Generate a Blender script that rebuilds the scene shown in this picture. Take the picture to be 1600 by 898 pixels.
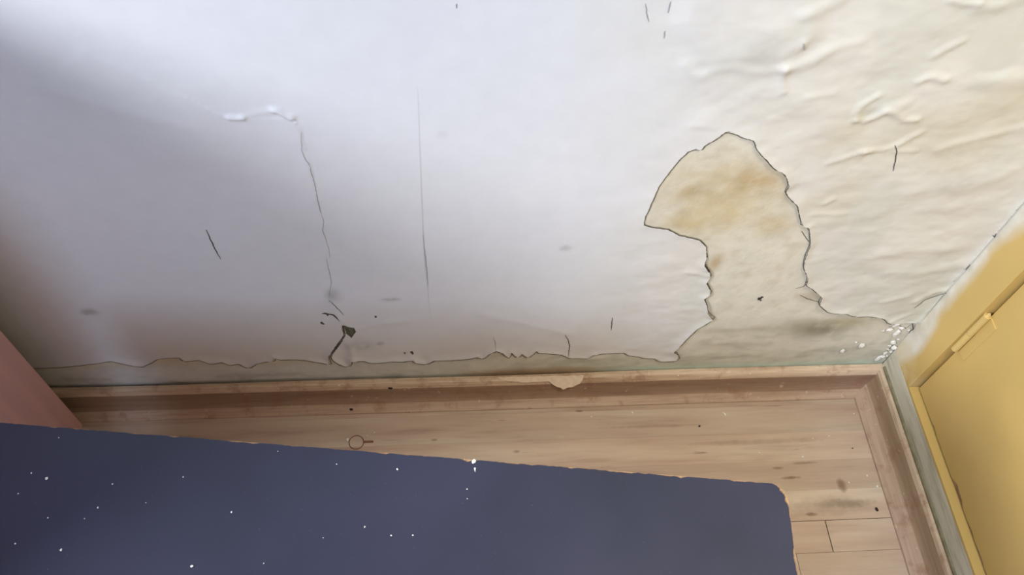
import bpy, bmesh, math, random
import numpy as np
from mathutils import Vector, Matrix
from mathutils.geometry import delaunay_2d_cdt

# ------------------------------------------------------------------ clear
for o in list(bpy.data.objects):
    bpy.data.objects.remove(o, do_unlink=True)
scene = bpy.context.scene
COL = scene.collection
random.seed(7)
rng = np.random.default_rng(7)

def srgb(r, g, b, a=1.0):
    def f(c):
        c /= 255.0
        return c / 12.92 if c <= 0.04045 else ((c + 0.055) / 1.055) ** 2.4
    return (f(r), f(g), f(b), a)

# ------------------------------------------------------------------ camera
# metres; z = 0 is the floor, the white wall is the plane y = 0.754,
# the cupboard front on the right is the plane x = 0.86
cam_d = bpy.data.cameras.new('camera')
cam_d.sensor_width = 36.0
cam_d.lens = 36.0 * 1326.6 / 1600.0
cam_d.clip_start = 0.02
cam = bpy.data.objects.new('camera', cam_d)
COL.objects.link(cam)
cr = Vector((0.99663533, -0.05949253, 0.05637962))
cu = Vector((0.01845575, 0.83308543, 0.55283637))
cf = Vector((0.07985867, 0.54993573, -0.83138035))
m = Matrix((cr, cu, -cf)).transposed().to_4x4()
m.translation = Vector((0, 0, 1.5))
cam.matrix_world = m
scene.camera = cam

# ------------------------------------------------------------------ world + window light + exposure
world = bpy.data.worlds.new('room_light')
world.use_nodes = True
bg = world.node_tree.nodes['Background']
bg.inputs['Color'].default_value = (0.74, 0.85, 1.55, 1)
bg.inputs['Strength'].default_value = 0.08
scene.world = world

ld = bpy.data.lights.new('window_daylight', 'AREA')
ld.shape = 'RECTANGLE'
ld.size, ld.size_y = 0.8, 0.9
ld.energy = 150.0
ld.color = (0.92, 0.95, 1.01)
lo = bpy.data.objects.new('window_daylight', ld)
COL.objects.link(lo)
lo.location = (-2.65, -1.08, 2.62)
lo.rotation_euler = (Vector((0.05, 0.75, 0.5)) - Vector(lo.location)).to_track_quat('-Z', 'Y').to_euler()

# second, smaller source further back in the room
bd = bpy.data.lights.new('tall_window_daylight', 'AREA')
bd.shape = 'RECTANGLE'
bd.size, bd.size_y = 0.30, 0.9
bd.energy = 29.0
bd.color = (0.68, 0.88, 1.22)
bo = bpy.data.objects.new('tall_window_daylight', bd)
COL.objects.link(bo)
bo.location = (-0.90, -1.6, 2.6)
bo.rotation_euler = (Vector((0.0, 0.75, 0.5)) - Vector(bo.location)).to_track_quat('-Z', 'Y').to_euler()

# added warm fill spot, source unseen; brightens the cupboard-side floor, narrowed off the left
kd = bpy.data.lights.new('floor_fill_spot', 'SPOT')
kd.spot_size = math.radians(52)
kd.spot_blend = 1.0
kd.shadow_soft_size = 0.14
kd.energy = 88.0
kd.color = (1.0, 0.96, 0.84)
ko = bpy.data.objects.new('floor_fill_spot', kd)
COL.objects.link(ko)
ko.location = (0.55, 0.00, 2.5)
ko.rotation_euler = (Vector((0.66, 0.52, 0.0)) - Vector(ko.location)).to_track_quat('-Z', 'Y').to_euler()

vs = scene.view_settings
vs.view_transform = 'Standard'
vs.look = 'None'
vs.gamma = 1.0
vs.exposure = 0.0
vs.use_curve_mapping = False

# ------------------------------------------------------------------ dimensions
YW = 0.754          # white wall plane
XR = 0.86           # right wall / cupboard frame plane
XL, YN = -2.3, -1.7
SK_H = 0.067        # skirting height
SK_D = 0.044        # skirting depth
TZ = 0.60           # table height

# ------------------------------------------------------------------ noise
def vnoise(x, y, seed=0):
    x = np.asarray(x, float); y = np.asarray(y, float)
    xi = np.floor(x).astype(np.int64); yi = np.floor(y).astype(np.int64)
    xf = x - xi; yf = y - yi
    u = xf * xf * (3 - 2 * xf); v = yf * yf * (3 - 2 * yf)
    def h(a, b):
        n = (a * 374761393 + b * 668265263 + seed * 1442695041) & 0x7fffffff
        n = ((n ^ (n >> 13)) * 1274126177) & 0x7fffffff
        return ((n ^ (n >> 16)) & 0xffff) / 65535.0
    return ((h(xi, yi) * (1 - u) + h(xi + 1, yi) * u) * (1 - v)
            + (h(xi, yi + 1) * (1 - u) + h(xi + 1, yi + 1) * u) * v)

def fbm(x, y, seed=0, octv=4):
    s = 0; a = 0.5; t = 0
    for k in range(octv):
        s = s + a * vnoise(x * 2 ** k, y * 2 ** k, seed + 17 * k); t += a; a *= 0.5
    return s / t

def smooth(a, b, x):
    t = np.clip((np.asarray(x, float) - a) / (b - a), 0, 1)
    return t * t * (3 - 2 * t)

def seg_dist(px, pz, poly, closed=False):
    """distance of points to a polyline"""
    P = np.array(poly, float)
    n = len(P) if closed else len(P) - 1
    best = np.full(px.shape, 9e9)
    for i in range(n):
        a = P[i]; b = P[(i + 1) % len(P)]
        d = b - a; L = d @ d
        if L < 1e-14: continue
        t = np.clip(((px - a[0]) * d[0] + (pz - a[1]) * d[1]) / L, 0, 1)
        best = np.minimum(best, (px - a[0] - t * d[0]) ** 2 + (pz - a[1] - t * d[1]) ** 2)
    return np.sqrt(best)

def in_poly(px, pz, poly):
    P = np.array(poly, float); inside = np.zeros(px.shape, bool); j = len(P) - 1
    for i in range(len(P)):
        c = ((P[i, 1] > pz) != (P[j, 1] > pz))
        dz = P[j, 1] - P[i, 1]
        if abs(dz) > 1e-15:
            inside ^= c & (px < (P[j, 0] - P[i, 0]) * (pz - P[i, 1]) / dz + P[i, 0])
        j = i
    return inside

def densify(poly, step, jit=0.0, closed=False, seed=1):
    r = random.Random(seed); out = []
    n = len(poly) if closed else len(poly) - 1
    for i in range(n):
        a = poly[i]; b = poly[(i + 1) % len(poly)]
        L = math.dist(a, b); k = max(1, int(round(L / step)))
        nx, nz = -(b[1] - a[1]) / max(L, 1e-9), (b[0] - a[0]) / max(L, 1e-9)
        for q in range(k):
            t = q / k; o = r.uniform(-jit, jit) if q else 0
            out.append((a[0] + (b[0] - a[0]) * t + nx * o, a[1] + (b[1] - a[1]) * t + nz * o))
    if not closed: out.append(tuple(poly[-1]))
    return out

# ------------------------------------------------------------------ materials
def new_mat(name, rough=0.6, spec=0.3):
    mt = bpy.data.materials.new(name); mt.use_nodes = True
    nt = mt.node_tree; b = nt.nodes['Principled BSDF']
    b.inputs['Roughness'].default_value = rough
    b.inputs['Specular IOR Level'].default_value = spec
    return mt, nt, b

def N(nt, typ, **kw):
    n = nt.nodes.new(typ)
    for k, v in kw.items(): setattr(n, k, v)
    return n

def mixc(nt, fac, a, b, blend='MIX'):
    n = N(nt, 'ShaderNodeMix', data_type='RGBA', blend_type=blend)
    for sock, v in ((n.inputs[0], fac), (n.inputs[6], a), (n.inputs[7], b)):
        if hasattr(v, 'links') or hasattr(v, 'is_output'): nt.links.new(v, sock)
        else: sock.default_value = v
    return n.outputs[2]

def mth(nt, op, a, b=None, c=None, clamp=False):
    n = N(nt, 'ShaderNodeMath', operation=op, use_clamp=clamp)
    for i, v in enumerate((a, b, c)):
        if v is None: continue
        if hasattr(v, 'is_output'): nt.links.new(v, n.inputs[i])
        else: n.inputs[i].default_value = v
    return n.outputs[0]

def ramp(nt, fac, stops):
    n = N(nt, 'ShaderNodeValToRGB'); cr_ = n.color_ramp
    while len(cr_.elements) > 1: cr_.elements.remove(cr_.elements[-1])
    cr_.elements[0].position, cr_.elements[0].color = stops[0]
    for p, c in stops[1:]:
        e = cr_.elements.new(p); e.color = c
    nt.links.new(fac, n.inputs[0]); return n.outputs[0]

def noise(nt, scale, detail=4, rough=0.55, vec=None, stretch=None, offset=None):
    n = N(nt, 'ShaderNodeTexNoise'); n.inputs['Scale'].default_value = scale
    n.inputs['Detail'].default_value = detail; n.inputs['Roughness'].default_value = rough
    if vec is None:
        vec = N(nt, 'ShaderNodeNewGeometry').outputs['Position']
    if stretch or offset is not None:
        mp = N(nt, 'ShaderNodeMapping')
        nt.links.new(vec, mp.inputs['Vector'])
        if stretch: mp.inputs['Scale'].default_value = stretch
        if offset is not None: nt.links.new(offset, mp.inputs['Location'])
        vec = mp.outputs[0]
    nt.links.new(vec, n.inputs['Vector'])
    return n.outputs['Fac']

def bump(nt, b, height, strength=0.3, dist=0.002):
    n = N(nt, 'ShaderNodeBump'); n.inputs['Strength'].default_value = strength
    n.inputs['Distance'].default_value = dist
    nt.links.new(height, n.inputs['Height']); nt.links.new(n.outputs[0], b.inputs['Normal'])

G = lambda v: (v, v, v, 1)

def attr_mat(name, rough, bump_scale, bump_str, bump_dist, var=0.06, spec=0.3):
    """wear and stains come from a colour attribute computed on the mesh"""
    mt, nt, b = new_mat(name, rough, spec)
    at = N(nt, 'ShaderNodeAttribute', attribute_name='col').outputs['Color']
    nz = noise(nt, 35, 5)
    c = mixc(nt, 1.0, at, ramp(nt, nz, [(0.3, G(1 - var)), (0.7, G(1 + var * 0.3))]), 'MULTIPLY')
    nt.links.new(c, b.inputs['Base Color'])
    bump(nt, b, noise(nt, bump_scale, 4), bump_str, bump_dist)
    return mt

def plain_mat(name, col, rough=0.6, var=0.12, scale=60, bstr=0.15, bdist=0.001, spec=0.3):
    mt, nt, b = new_mat(name, rough, spec)
    nz = noise(nt, scale, 4)
    d = tuple(c * (1 - var) for c in col[:3]) + (1,)
    l = tuple(min(1, c * (1 + var)) for c in col[:3]) + (1,)
    nt.links.new(ramp(nt, nz, [(0.3, d), (0.7, l)]), b.inputs['Base Color'])
    if bstr: bump(nt, b, nz, bstr, bdist)
    return mt

M_PAINT = attr_mat('old_white_wall_paint', 0.5, 260, 0.10, 0.0008, 0.03)
M_PLASTER = attr_mat('stained_bare_plaster', 0.85, 160, 0.35, 0.0012, 0.10, 0.15)
M_PEDGE = plain_mat('shade_darkened_paint_edge', srgb(96, 90, 76), 0.9, 0.25, 180)  # aged edge, darkened further to paint in the shade of the gap
M_RIM_SHADE = plain_mat('rim_shade', srgb(124, 117, 98), 0.9, 0.3, 150)  # shade under the lifted rim, painted as a brownish line
M_CRACK = plain_mat('dark_crack_dirt', srgb(92, 90, 84), 0.95, 0.2, 200, 0)
M_CRACKL = plain_mat('faint_crack_dirt', srgb(170, 170, 172), 0.95, 0.06, 200, 0)
M_SEAM = plain_mat('faint_seam_dirt', srgb(196, 196, 198), 0.95, 0.03, 200, 0)
M_HOLE = plain_mat('dark_hole_dirt', srgb(98, 98, 84), 0.95, 0.3, 200, 0.3)
M_CRUMB = plain_mat('white_plaster_crumbs', srgb(232, 230, 222), 0.8, 0.08, 200)
M_GRIT = plain_mat('dark_grit', srgb(52, 42, 36), 0.8, 0.2, 200, 0)
M_CHIP = plain_mat('pinkish_paint_flake', srgb(226, 204, 180), 0.7, 0.08, 120, 0.3)

# laminate strips: long grain along x, tone of each strip by object
def wood_floor():
    mt, nt, b = new_mat('worn_beech_laminate', 0.42, 0.4)
    pos = N(nt, 'ShaderNodeNewGeometry').outputs['Position']
    oi = N(nt, 'ShaderNodeObjectInfo')
    off = N(nt, 'ShaderNodeCombineXYZ')
    nt.links.new(mth(nt, 'MULTIPLY', oi.outputs['Random'], 37.0), off.inputs[0])
    nt.links.new(mth(nt, 'MULTIPLY', oi.outputs['Random'], 11.0), off.inputs[1])
    big = noise(nt, 1.0, 3, 0.5, pos, (2.2, 16, 1), off.outputs[0])
    mid = noise(nt, 1.0, 5, 0.6, pos, (4, 42, 1), off.outputs[0])
    fine = noise(nt, 1.0, 3, 0.6, pos, (14, 190, 1), off.outputs[0])
    flk = noise(nt, 1.0, 2, 0.5, pos, (16, 150, 1), off.outputs[0])
    c = ramp(nt, big, [(0.32, srgb(184, 152, 132)), (0.5, srgb(216, 190, 166)), (0.66, srgb(238, 222, 198))])
    c = mixc(nt, 0.5, c, ramp(nt, mid, [(0.3, srgb(158, 128, 108)), (0.46, srgb(206, 178, 156)), (0.7, srgb(222, 200, 174))]))
    c = mixc(nt, 0.10, c, ramp(nt, fine, [(0.3, srgb(165, 132, 110)), (0.7, srgb(222, 200, 174))]))
    c = mixc(nt, mth(nt, 'MULTIPLY', ramp(nt, flk, [(0.70, G(0)), (0.78, G(1))]), 0.45), c, srgb(112, 82, 60))
    tone = ramp(nt, oi.outputs['Random'], [(0, G(0.93)), (1, G(1.12))])
    c = mixc(nt, 1.0, c, tone, 'MULTIPLY')
    c = mixc(nt, 1.0, c, (0.88, 0.90, 0.92, 1), 'MULTIPLY')
    # printed knots of the laminate
    sx = N(nt, 'ShaderNodeSeparateXYZ'); nt.links.new(pos, sx.inputs[0])
    wob = mth(nt, 'MULTIPLY', mth(nt, 'SUBTRACT', noise(nt, 60, 3, 0.6, pos), 0.5), 1.6)
    for (kx, ky, rx, ry, st, kc) in KNOTS:
        dx = mth(nt, 'DIVIDE', mth(nt, 'SUBTRACT', sx.outputs[0], kx), rx)
        dy = mth(nt, 'DIVIDE', mth(nt, 'SUBTRACT', sx.outputs[1], ky), ry)
        r2 = mth(nt, 'ADD', mth(nt, 'MULTIPLY', dx, dx), mth(nt, 'MULTIPLY', dy, dy))
        g = mth(nt, 'SUBTRACT', mth(nt, 'ADD', 1.0, wob), r2, clamp=True)
        c = mixc(nt, mth(nt, 'MULTIPLY', g, st), c, kc)
    nt.links.new(c, b.inputs['Base Color'])
    rr = ramp(nt, mid, [(0.3, G(0.5)), (0.7, G(0.36))])
    nt.links.new(rr, b.inputs['Roughness'])
    bump(nt, b, mid, 0.08, 0.0006)
    return mt
_k = [(0.7397, 0.5333), (0.7357, 0.4975), (0.6459, 0.5507), (0.6780, 0.5789), (0.6257, 0.5705), (0.6671, 0.4796), (-0.0242, 0.6507), (0.2580, 0.7010), (0.1305, 0.6220), (0.3855, 0.6642), (0.7100, 0.4936), (0.5930, 0.6250)]
_kd = srgb(120, 88, 64); _kg = srgb(140, 122, 104)
KNOTS = [(_k[0][0], _k[0][1], .011, .016, .7, _kd), (_k[1][0], _k[1][1], .06, .010, .6, _kg),
         (_k[2][0], _k[2][1], .022, .0035, .7, _kd), (_k[3][0], _k[3][1], .030, .003, .5, _kd),
         (_k[4][0], _k[4][1], .014, .003, .5, _kd), (_k[5][0], _k[5][1], .014, .004, .7, _kd),
         (_k[6][0], _k[6][1], .008, .003, .6, _kd), (_k[7][0], _k[7][1], .009, .003, .8, _kd),
         (_k[8][0], _k[8][1], .009, .004, .6, _kd), (_k[9][0], _k[9][1], .12, .004, .3, _kd),
         (_k[10][0], _k[10][1], .10, .022, .35, _kg), (_k[11][0], _k[11][1], .16, .006, .3, _kd)]
M_FLOOR = wood_floor()

def wood_skirt(name, along, base=(214, 188, 162), dark=(180, 148, 122), light=(228, 208, 180)):
    mt, nt, b = new_mat(name, 0.5, 0.35)
    st = (5, 90, 90) if along == 'x' else (90, 5, 90)
    st2 = (16, 260, 260) if along == 'x' else (260, 16, 260)
    pos = N(nt, 'ShaderNodeNewGeometry').outputs['Position']
    a = noise(nt, 1, 4, 0.6, pos, st); f = noise(nt, 1, 4, 0.6, pos, st2)
    c = ramp(nt, a, [(0.3, srgb(*dark)), (0.5, srgb(*base)), (0.72, srgb(*light))])
    c = mixc(nt, 0.35, c, ramp(nt, f, [(0.35, srgb(*dark)), (0.65, srgb(*light))]))
    # scuffs and grime on the lip
    gr = noise(nt, 28, 5, 0.65, pos)
    c = mixc(nt, mth(nt, 'MULTIPLY', ramp(nt, gr, [(0.53, G(0)), (0.66, G(1))]), 0.5), c, srgb(150, 106, 82))
    wh = noise(nt, 70, 3, 0.6, pos)
    c = mixc(nt, mth(nt, 'MULTIPLY', ramp(nt, wh, [(0.66, G(0)), (0.72, G(1))]), 0.45), c, srgb(228, 208, 178))
    nt.links.new(c, b.inputs['Base Color'])
    bump(nt, b, f, 0.15, 0.0006)
    return mt
M_SKB = wood_skirt('skirting_wood_back', 'x')
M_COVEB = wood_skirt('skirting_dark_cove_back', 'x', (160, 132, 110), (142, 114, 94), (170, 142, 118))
M_TOEB = wood_skirt('skirting_toe_back', 'x', (188, 160, 138), (168, 138, 116), (204, 178, 154))
M_TOER = wood_skirt('skirting_toe_right', 'y', (190, 164, 140), (172, 144, 122), (202, 178, 154))
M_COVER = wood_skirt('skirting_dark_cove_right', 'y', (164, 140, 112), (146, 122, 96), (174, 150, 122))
M_SKR = wood_skirt('skirting_wood_right', 'y', (206, 184, 156), (166, 140, 114), (222, 204, 176))

# cupboard paint: yellow, with white wall paint brushed over the edge near the corner
def yellow(name, sloppy=False, base=(202, 172, 104)):
    mt, nt, b = new_mat(name, 0.42, 0.4)
    pos = N(nt, 'ShaderNodeNewGeometry').outputs['Position']
    n1 = noise(nt, 6, 4, 0.5, pos); n2 = noise(nt, 30, 4, 0.6, pos)
    b0 = srgb(*base)
    c = ramp(nt, n1, [(0.3, tuple(v * 0.93 for v in b0[:3]) + (1,)), (0.7, tuple(min(1, v * 1.05) for v in b0[:3]) + (1,))])
    if sloppy:
        sx = N(nt, 'ShaderNodeSeparateXYZ'); nt.links.new(pos, sx.inputs[0])
        nb = noise(nt, 9, 2, 0.4, pos)
        edge = mth(nt, 'ADD', sx.outputs[1], mth(nt, 'MULTIPLY', mth(nt, 'SUBTRACT', nb, 0.5), 0.06))
        lim = mth(nt, 'ADD', mth(nt, 'MULTIPLY', sx.outputs[2], 0.030), 0.7035)
        t = mth(nt, 'DIVIDE', mth(nt, 'SUBTRACT', edge, lim), 0.020, clamp=True)
        wcol = ramp(nt, n2, [(0.35, srgb(206, 198, 178)), (0.65, srgb(220, 216, 202))])
        c = mixc(nt, t, c, wcol)
        low = mth(nt, 'MULTIPLY', mth(nt, 'DIVIDE', mth(nt, 'SUBTRACT', 0.19, sx.outputs[2]), 0.08, clamp=True),
                  ramp(nt, noise(nt, 24, 3, 0.5, pos), [(0.42, G(0)), (0.6, G(1))]))
        c = mixc(nt, mth(nt, 'MULTIPLY', low, 0.7), c, srgb(222, 204, 160))
    nt.links.new(c, b.inputs['Base Color'])
    bump(nt, b, n2, 0.12, 0.001)
    return mt
M_YEL = yellow('yellow_gloss_paint')
M_YFRAME = yellow('yellow_frame_paint_with_white_overpaint', True)
M_YHINGE = yellow('yellow_painted_hinge', False, (206, 178, 112))
M_BARE = plain_mat('bare_brown_filler', srgb(160, 126, 96), 0.9, 0.25, 90, 0.4, 0.002)

def plinth_mat():
    mt, nt, b = new_mat('grey_green_plinth_paint', 0.6)
    pos = N(nt, 'ShaderNodeNewGeometry').outputs['Position']
    a = noise(nt, 1, 4, 0.6, pos, (60, 7, 60))
    c = ramp(nt, a, [(0.3, srgb(158, 154, 130)), (0.5, srgb(200, 197, 174)), (0.7, srgb(212, 210, 190))])
    nt.links.new(c, b.inputs['Base Color']); bump(nt, b, a, 0.3, 0.001)
    return mt
M_PLINTH = plinth_mat()
M_GRIME = plain_mat('grimy_joint_filler', srgb(128, 120, 94), 0.9, 0.25, 60, 0.4, 0.002)
M_WALLR = plain_mat('right_wall_paint', srgb(226, 222, 208), 0.6, 0.03, 20)

def pinkwood():
    mt, nt, b = new_mat('pinkish_wood_veneer', 0.45, 0.35)
    pos = N(nt, 'ShaderNodeNewGeometry').outputs['Position']
    a = noise(nt, 1, 4, 0.55, pos, (30, 30, 2.2))
    c = ramp(nt, a, [(0.3, srgb(190, 150, 156)), (0.7, srgb(204, 164, 168))])
    nt.links.new(c, b.inputs['Base Color']); return mt
M_PINK = pinkwood()
M_PINKD = plain_mat('dark_cabinet_inner', srgb(120, 80, 70), 0.7)
M_KNOB = plain_mat('brushed_metal', srgb(170, 168, 160), 0.3, 0.05)

def tabletop():
    mt, nt, b = new_mat('dark_blue_laminate', 0.42, 0.35)
    pos = N(nt, 'ShaderNodeNewGeometry').outputs['Position']
    a = noise(nt, 5, 3, 0.5, pos); d = noise(nt, 420, 2, 0.5, pos)
    c = ramp(nt, a, [(0.3, srgb(46, 48, 62)), (0.7, srgb(54, 54, 74))])
    c = mixc(nt, mth(nt, 'MULTIPLY', ramp(nt, d, [(0.70, G(0)), (0.8, G(1))]), 0.25), c, srgb(150, 150, 160))
    nt.links.new(c, b.inputs['Base Color'])
    nt.links.new(ramp(nt, a, [(0.3, G(0.36)), (0.7, G(0.5))]), b.inputs['Roughness'])
    return mt
M_TOP = tabletop()
M_CORE = plain_mat('chipboard_edge', srgb(176, 142, 108), 0.9, 0.3, 300, 0.4)
M_LEG = plain_mat('dark_table_leg', srgb(52, 50, 60), 0.5, 0.08, 40)
M_RING = plain_mat('rusty_metal_ring', srgb(140, 96, 70), 0.6, 0.2, 200)

# ------------------------------------------------------------------ object helpers
def link(name, me, mat=None, parent=None):
    o = bpy.data.objects.new(name, me); COL.objects.link(o)
    if mat is not None:
        for mm in (mat if isinstance(mat, (list, tuple)) else [mat]): me.materials.append(mm)
    if parent is not None: o.parent = parent
    return o

def tag(o, label, cat, group=None, kind=None):
    o['label'] = label; o['category'] = cat
    if group: o['group'] = group
    if kind: o['kind'] = kind
    return o

def empty(name, loc=(0, 0, 0), rz=0):
    o = bpy.data.objects.new(name, None); COL.objects.link(o)
    o.location = loc; o.rotation_euler = (0, 0, rz); o.empty_display_size = 0.05
    return o

def from_bm(name, bm, mat, parent=None, smooth_=False):
    me = bpy.data.meshes.new(name); bm.normal_update(); bm.to_mesh(me); bm.free()
    if smooth_:
        for p in me.polygons: p.use_smooth = True
    return link(name, me, mat, parent)

def box(name, x0, x1, y0, y1, z0, z1, mat, parent=None, bev=0.0, seg=2):
    bm = bmesh.new(); bmesh.ops.create_cube(bm, size=1)
    for v in bm.verts:
        v.co = Vector((x0 + (v.co.x + .5) * (x1 - x0), y0 + (v.co.y + .5) * (y1 - y0), z0 + (v.co.z + .5) * (z1 - z0)))
    if bev: bmesh.ops.bevel(bm, geom=bm.edges[:], offset=bev, segments=seg, affect='EDGES', profile=0.5)
    return from_bm(name, bm, mat, parent)

def cyl(name, p0, p1, r, mat, parent=None, n=16, r2=None):
    bm = bmesh.new(); a = Vector(p0); b = Vector(p1); d = b - a
    bmesh.ops.create_cone(bm, cap_ends=True, segments=n, radius1=r, radius2=r if r2 is None else r2, depth=d.length)
    mt = Matrix.Translation((a + b) / 2) @ d.to_track_quat('Z', 'Y').to_matrix().to_4x4()
    bmesh.ops.transform(bm, matrix=mt, verts=bm.verts)
    return from_bm(name, bm, mat, parent, False)

def np_mesh(name, verts, tris, cols=None, smooth_=True):
    me = bpy.data.meshes.new(name)
    me.from_pydata(verts.tolist() if hasattr(verts, 'tolist') else verts, [], tris.tolist() if hasattr(tris, 'tolist') else tris)
    if cols is not None:
        at = me.color_attributes.new('col', 'FLOAT_COLOR', 'POINT')
        c4 = np.ones((len(verts), 4), np.float32); c4[:, :3] = cols
        at.data.foreach_set('color', c4.ravel())
    if smooth_: me.polygons.foreach_set('use_smooth', [True] * len(me.polygons))
    me.update(); return me

def lerp(a, b, t):
    return a * (1 - t)[:, None] + np.array(b)[None, :3] * t[:, None]

# ================================================================== WALL
# edge of the surviving paint, left to right along the skirting, round the big bare patch, to the corner
EDGE = [(-0.8406, 0.1366), (-0.7112, 0.1389), (-0.6450, 0.1424), (-0.6099, 0.1499), (-0.5824, 0.1577), (-0.5651, 0.1475), (-0.5378, 0.1366), (-0.5171, 0.1473), (-0.5063, 0.1584), (-0.4883, 0.1644), (-0.4619, 0.1654), (-0.4596, 0.1490), (-0.4307, 0.1545), (-0.4165, 0.1396), (-0.3952, 0.1456), (-0.3834, 0.1331), (-0.3669, 0.1370), (-0.3547, 0.1194), (-0.3381, 0.1354), (-0.3219, 0.1441), (-0.3075, 0.1433), (-0.3043, 0.1550), (-0.2911, 0.1472), (-0.2513, 0.1428), (-0.2252, 0.1342), (-0.2103, 0.1262), (-0.2080, 0.1547), (-0.1963, 0.1773), (-0.1847, 0.2016), (-0.1733, 0.2253), (-0.1742, 0.2468), (-0.1718, 0.2593), (-0.1620, 0.2505), (-0.1526, 0.2480), (-0.1517, 0.2351), (-0.1614, 0.2138), (-0.1685, 0.2294), (-0.1808, 0.1970), (-0.1935, 0.1726), (-0.2024, 0.1544), (-0.1995, 0.1401), (-0.1898, 0.1251), (-0.1780, 0.1172), (-0.1678, 0.1384), (-0.1452, 0.1348), (-0.1344, 0.1270), (-0.1147, 0.1284), (-0.0948, 0.1322), (-0.0777, 0.1289), (-0.0577, 0.1351), (-0.0535, 0.1227), (-0.0362, 0.1169), (-0.0207, 0.1307), (0.0108, 0.1291), (0.0330, 0.1328), (0.0516, 0.1366), (0.0585, 0.1411), (0.0669, 0.1334), (0.0770, 0.1473), (0.0916, 0.1608), (0.1036, 0.1531), (0.1163, 0.1333), (0.1200, 0.1523), (0.1329, 0.1325), (0.1402, 0.1465), (0.1519, 0.1315), (0.1654, 0.1548), (0.1719, 0.1473), (0.1934, 0.1439), (0.2127, 0.1405), (0.2335, 0.1248), (0.2453, 0.1267), (0.2637, 0.1233), (0.2705, 0.1351), (0.2876, 0.1415), (0.3322, 0.1393), (0.3400, 0.1292), (0.3641, 0.1230), (0.3712, 0.1177), (0.3922, 0.1166), (0.4071, 0.1034), (0.4360, 0.1069), (0.4335, 0.1293), (0.4227, 0.1396), (0.4363, 0.1909), (0.4465, 0.2220), (0.4668, 0.2560), (0.4522, 0.2777), (0.4453, 0.3007), (0.4346, 0.3211), (0.4411, 0.3347), (0.4387, 0.3483), (0.4273, 0.3677), (0.4299, 0.3825), (0.4262, 0.3972), (0.4112, 0.4191), (0.4105, 0.4383), (0.4022, 0.4672), (0.3871, 0.4839), (0.3527, 0.4960), (0.3339, 0.5106), (0.3096, 0.5158), (0.2950, 0.5223), (0.2928, 0.5435), (0.2967, 0.5812), (0.2990, 0.6063), (0.3067, 0.6383), (0.3152, 0.6639), (0.3233, 0.6813), (0.3339, 0.6873), (0.3400, 0.6836), (0.3430, 0.6921), (0.3551, 0.7052), (0.3643, 0.7182), (0.3691, 0.7193), (0.3817, 0.7134), (0.3937, 0.7074), (0.4071, 0.7025), (0.4166, 0.6855), (0.4283, 0.6729), (0.4438, 0.6576), (0.4543, 0.6471), (0.4704, 0.6364), (0.4786, 0.6229), (0.4850, 0.6120), (0.4860, 0.5953), (0.4955, 0.5838), (0.5129, 0.5662), (0.5262, 0.5391), (0.5388, 0.5173), (0.5489, 0.5139), (0.5590, 0.4913), (0.5674, 0.4681), (0.5719, 0.4322), (0.5786, 0.4072), (0.5957, 0.3773), (0.6003, 0.3583), (0.6230, 0.3382), (0.6410, 0.3198), (0.6448, 0.2973), (0.6627, 0.2801), (0.6785, 0.2689), (0.7045, 0.2679), (0.7276, 0.2541), (0.7589, 0.2529), (0.7823, 0.2454), (0.8071, 0.2245), (0.8270, 0.2259)]
HOLES = [[(-0.2023, 0.2953), (-0.1957, 0.2981), (-0.1899, 0.2948), (-0.1818, 0.2925), (-0.1776, 0.2833), (-0.1751, 0.2678), (-0.1796, 0.2793), (-0.1843, 0.2886), (-0.1903, 0.2908), (-0.1930, 0.2859), (-0.1954, 0.2921)],
         [(-0.2080, 0.2671), (-0.2045, 0.2700), (-0.2021, 0.2637), (-0.2004, 0.2605), (-0.2047, 0.2597), (-0.2075, 0.2629)],
         [(-0.1165, 0.2838), (-0.1132, 0.2857), (-0.1126, 0.2796), (-0.1159, 0.2777)],
         [(-0.0636, 0.1591), (-0.0588, 0.1636), (-0.0564, 0.1541), (-0.0583, 0.1494), (-0.0615, 0.1555)],
         [(-0.0751, 0.1574), (-0.0704, 0.1595), (-0.0720, 0.1501)]]
edge = densify(EDGE, 0.0035, 0.0006, False, 3)
zl = edge[0][1]
OUT = [(XL, zl)] + edge + [(0.8605, edge[-1][1]), (0.8605, 2.4), (XL, 2.4)]
lift_edge = edge

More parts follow.
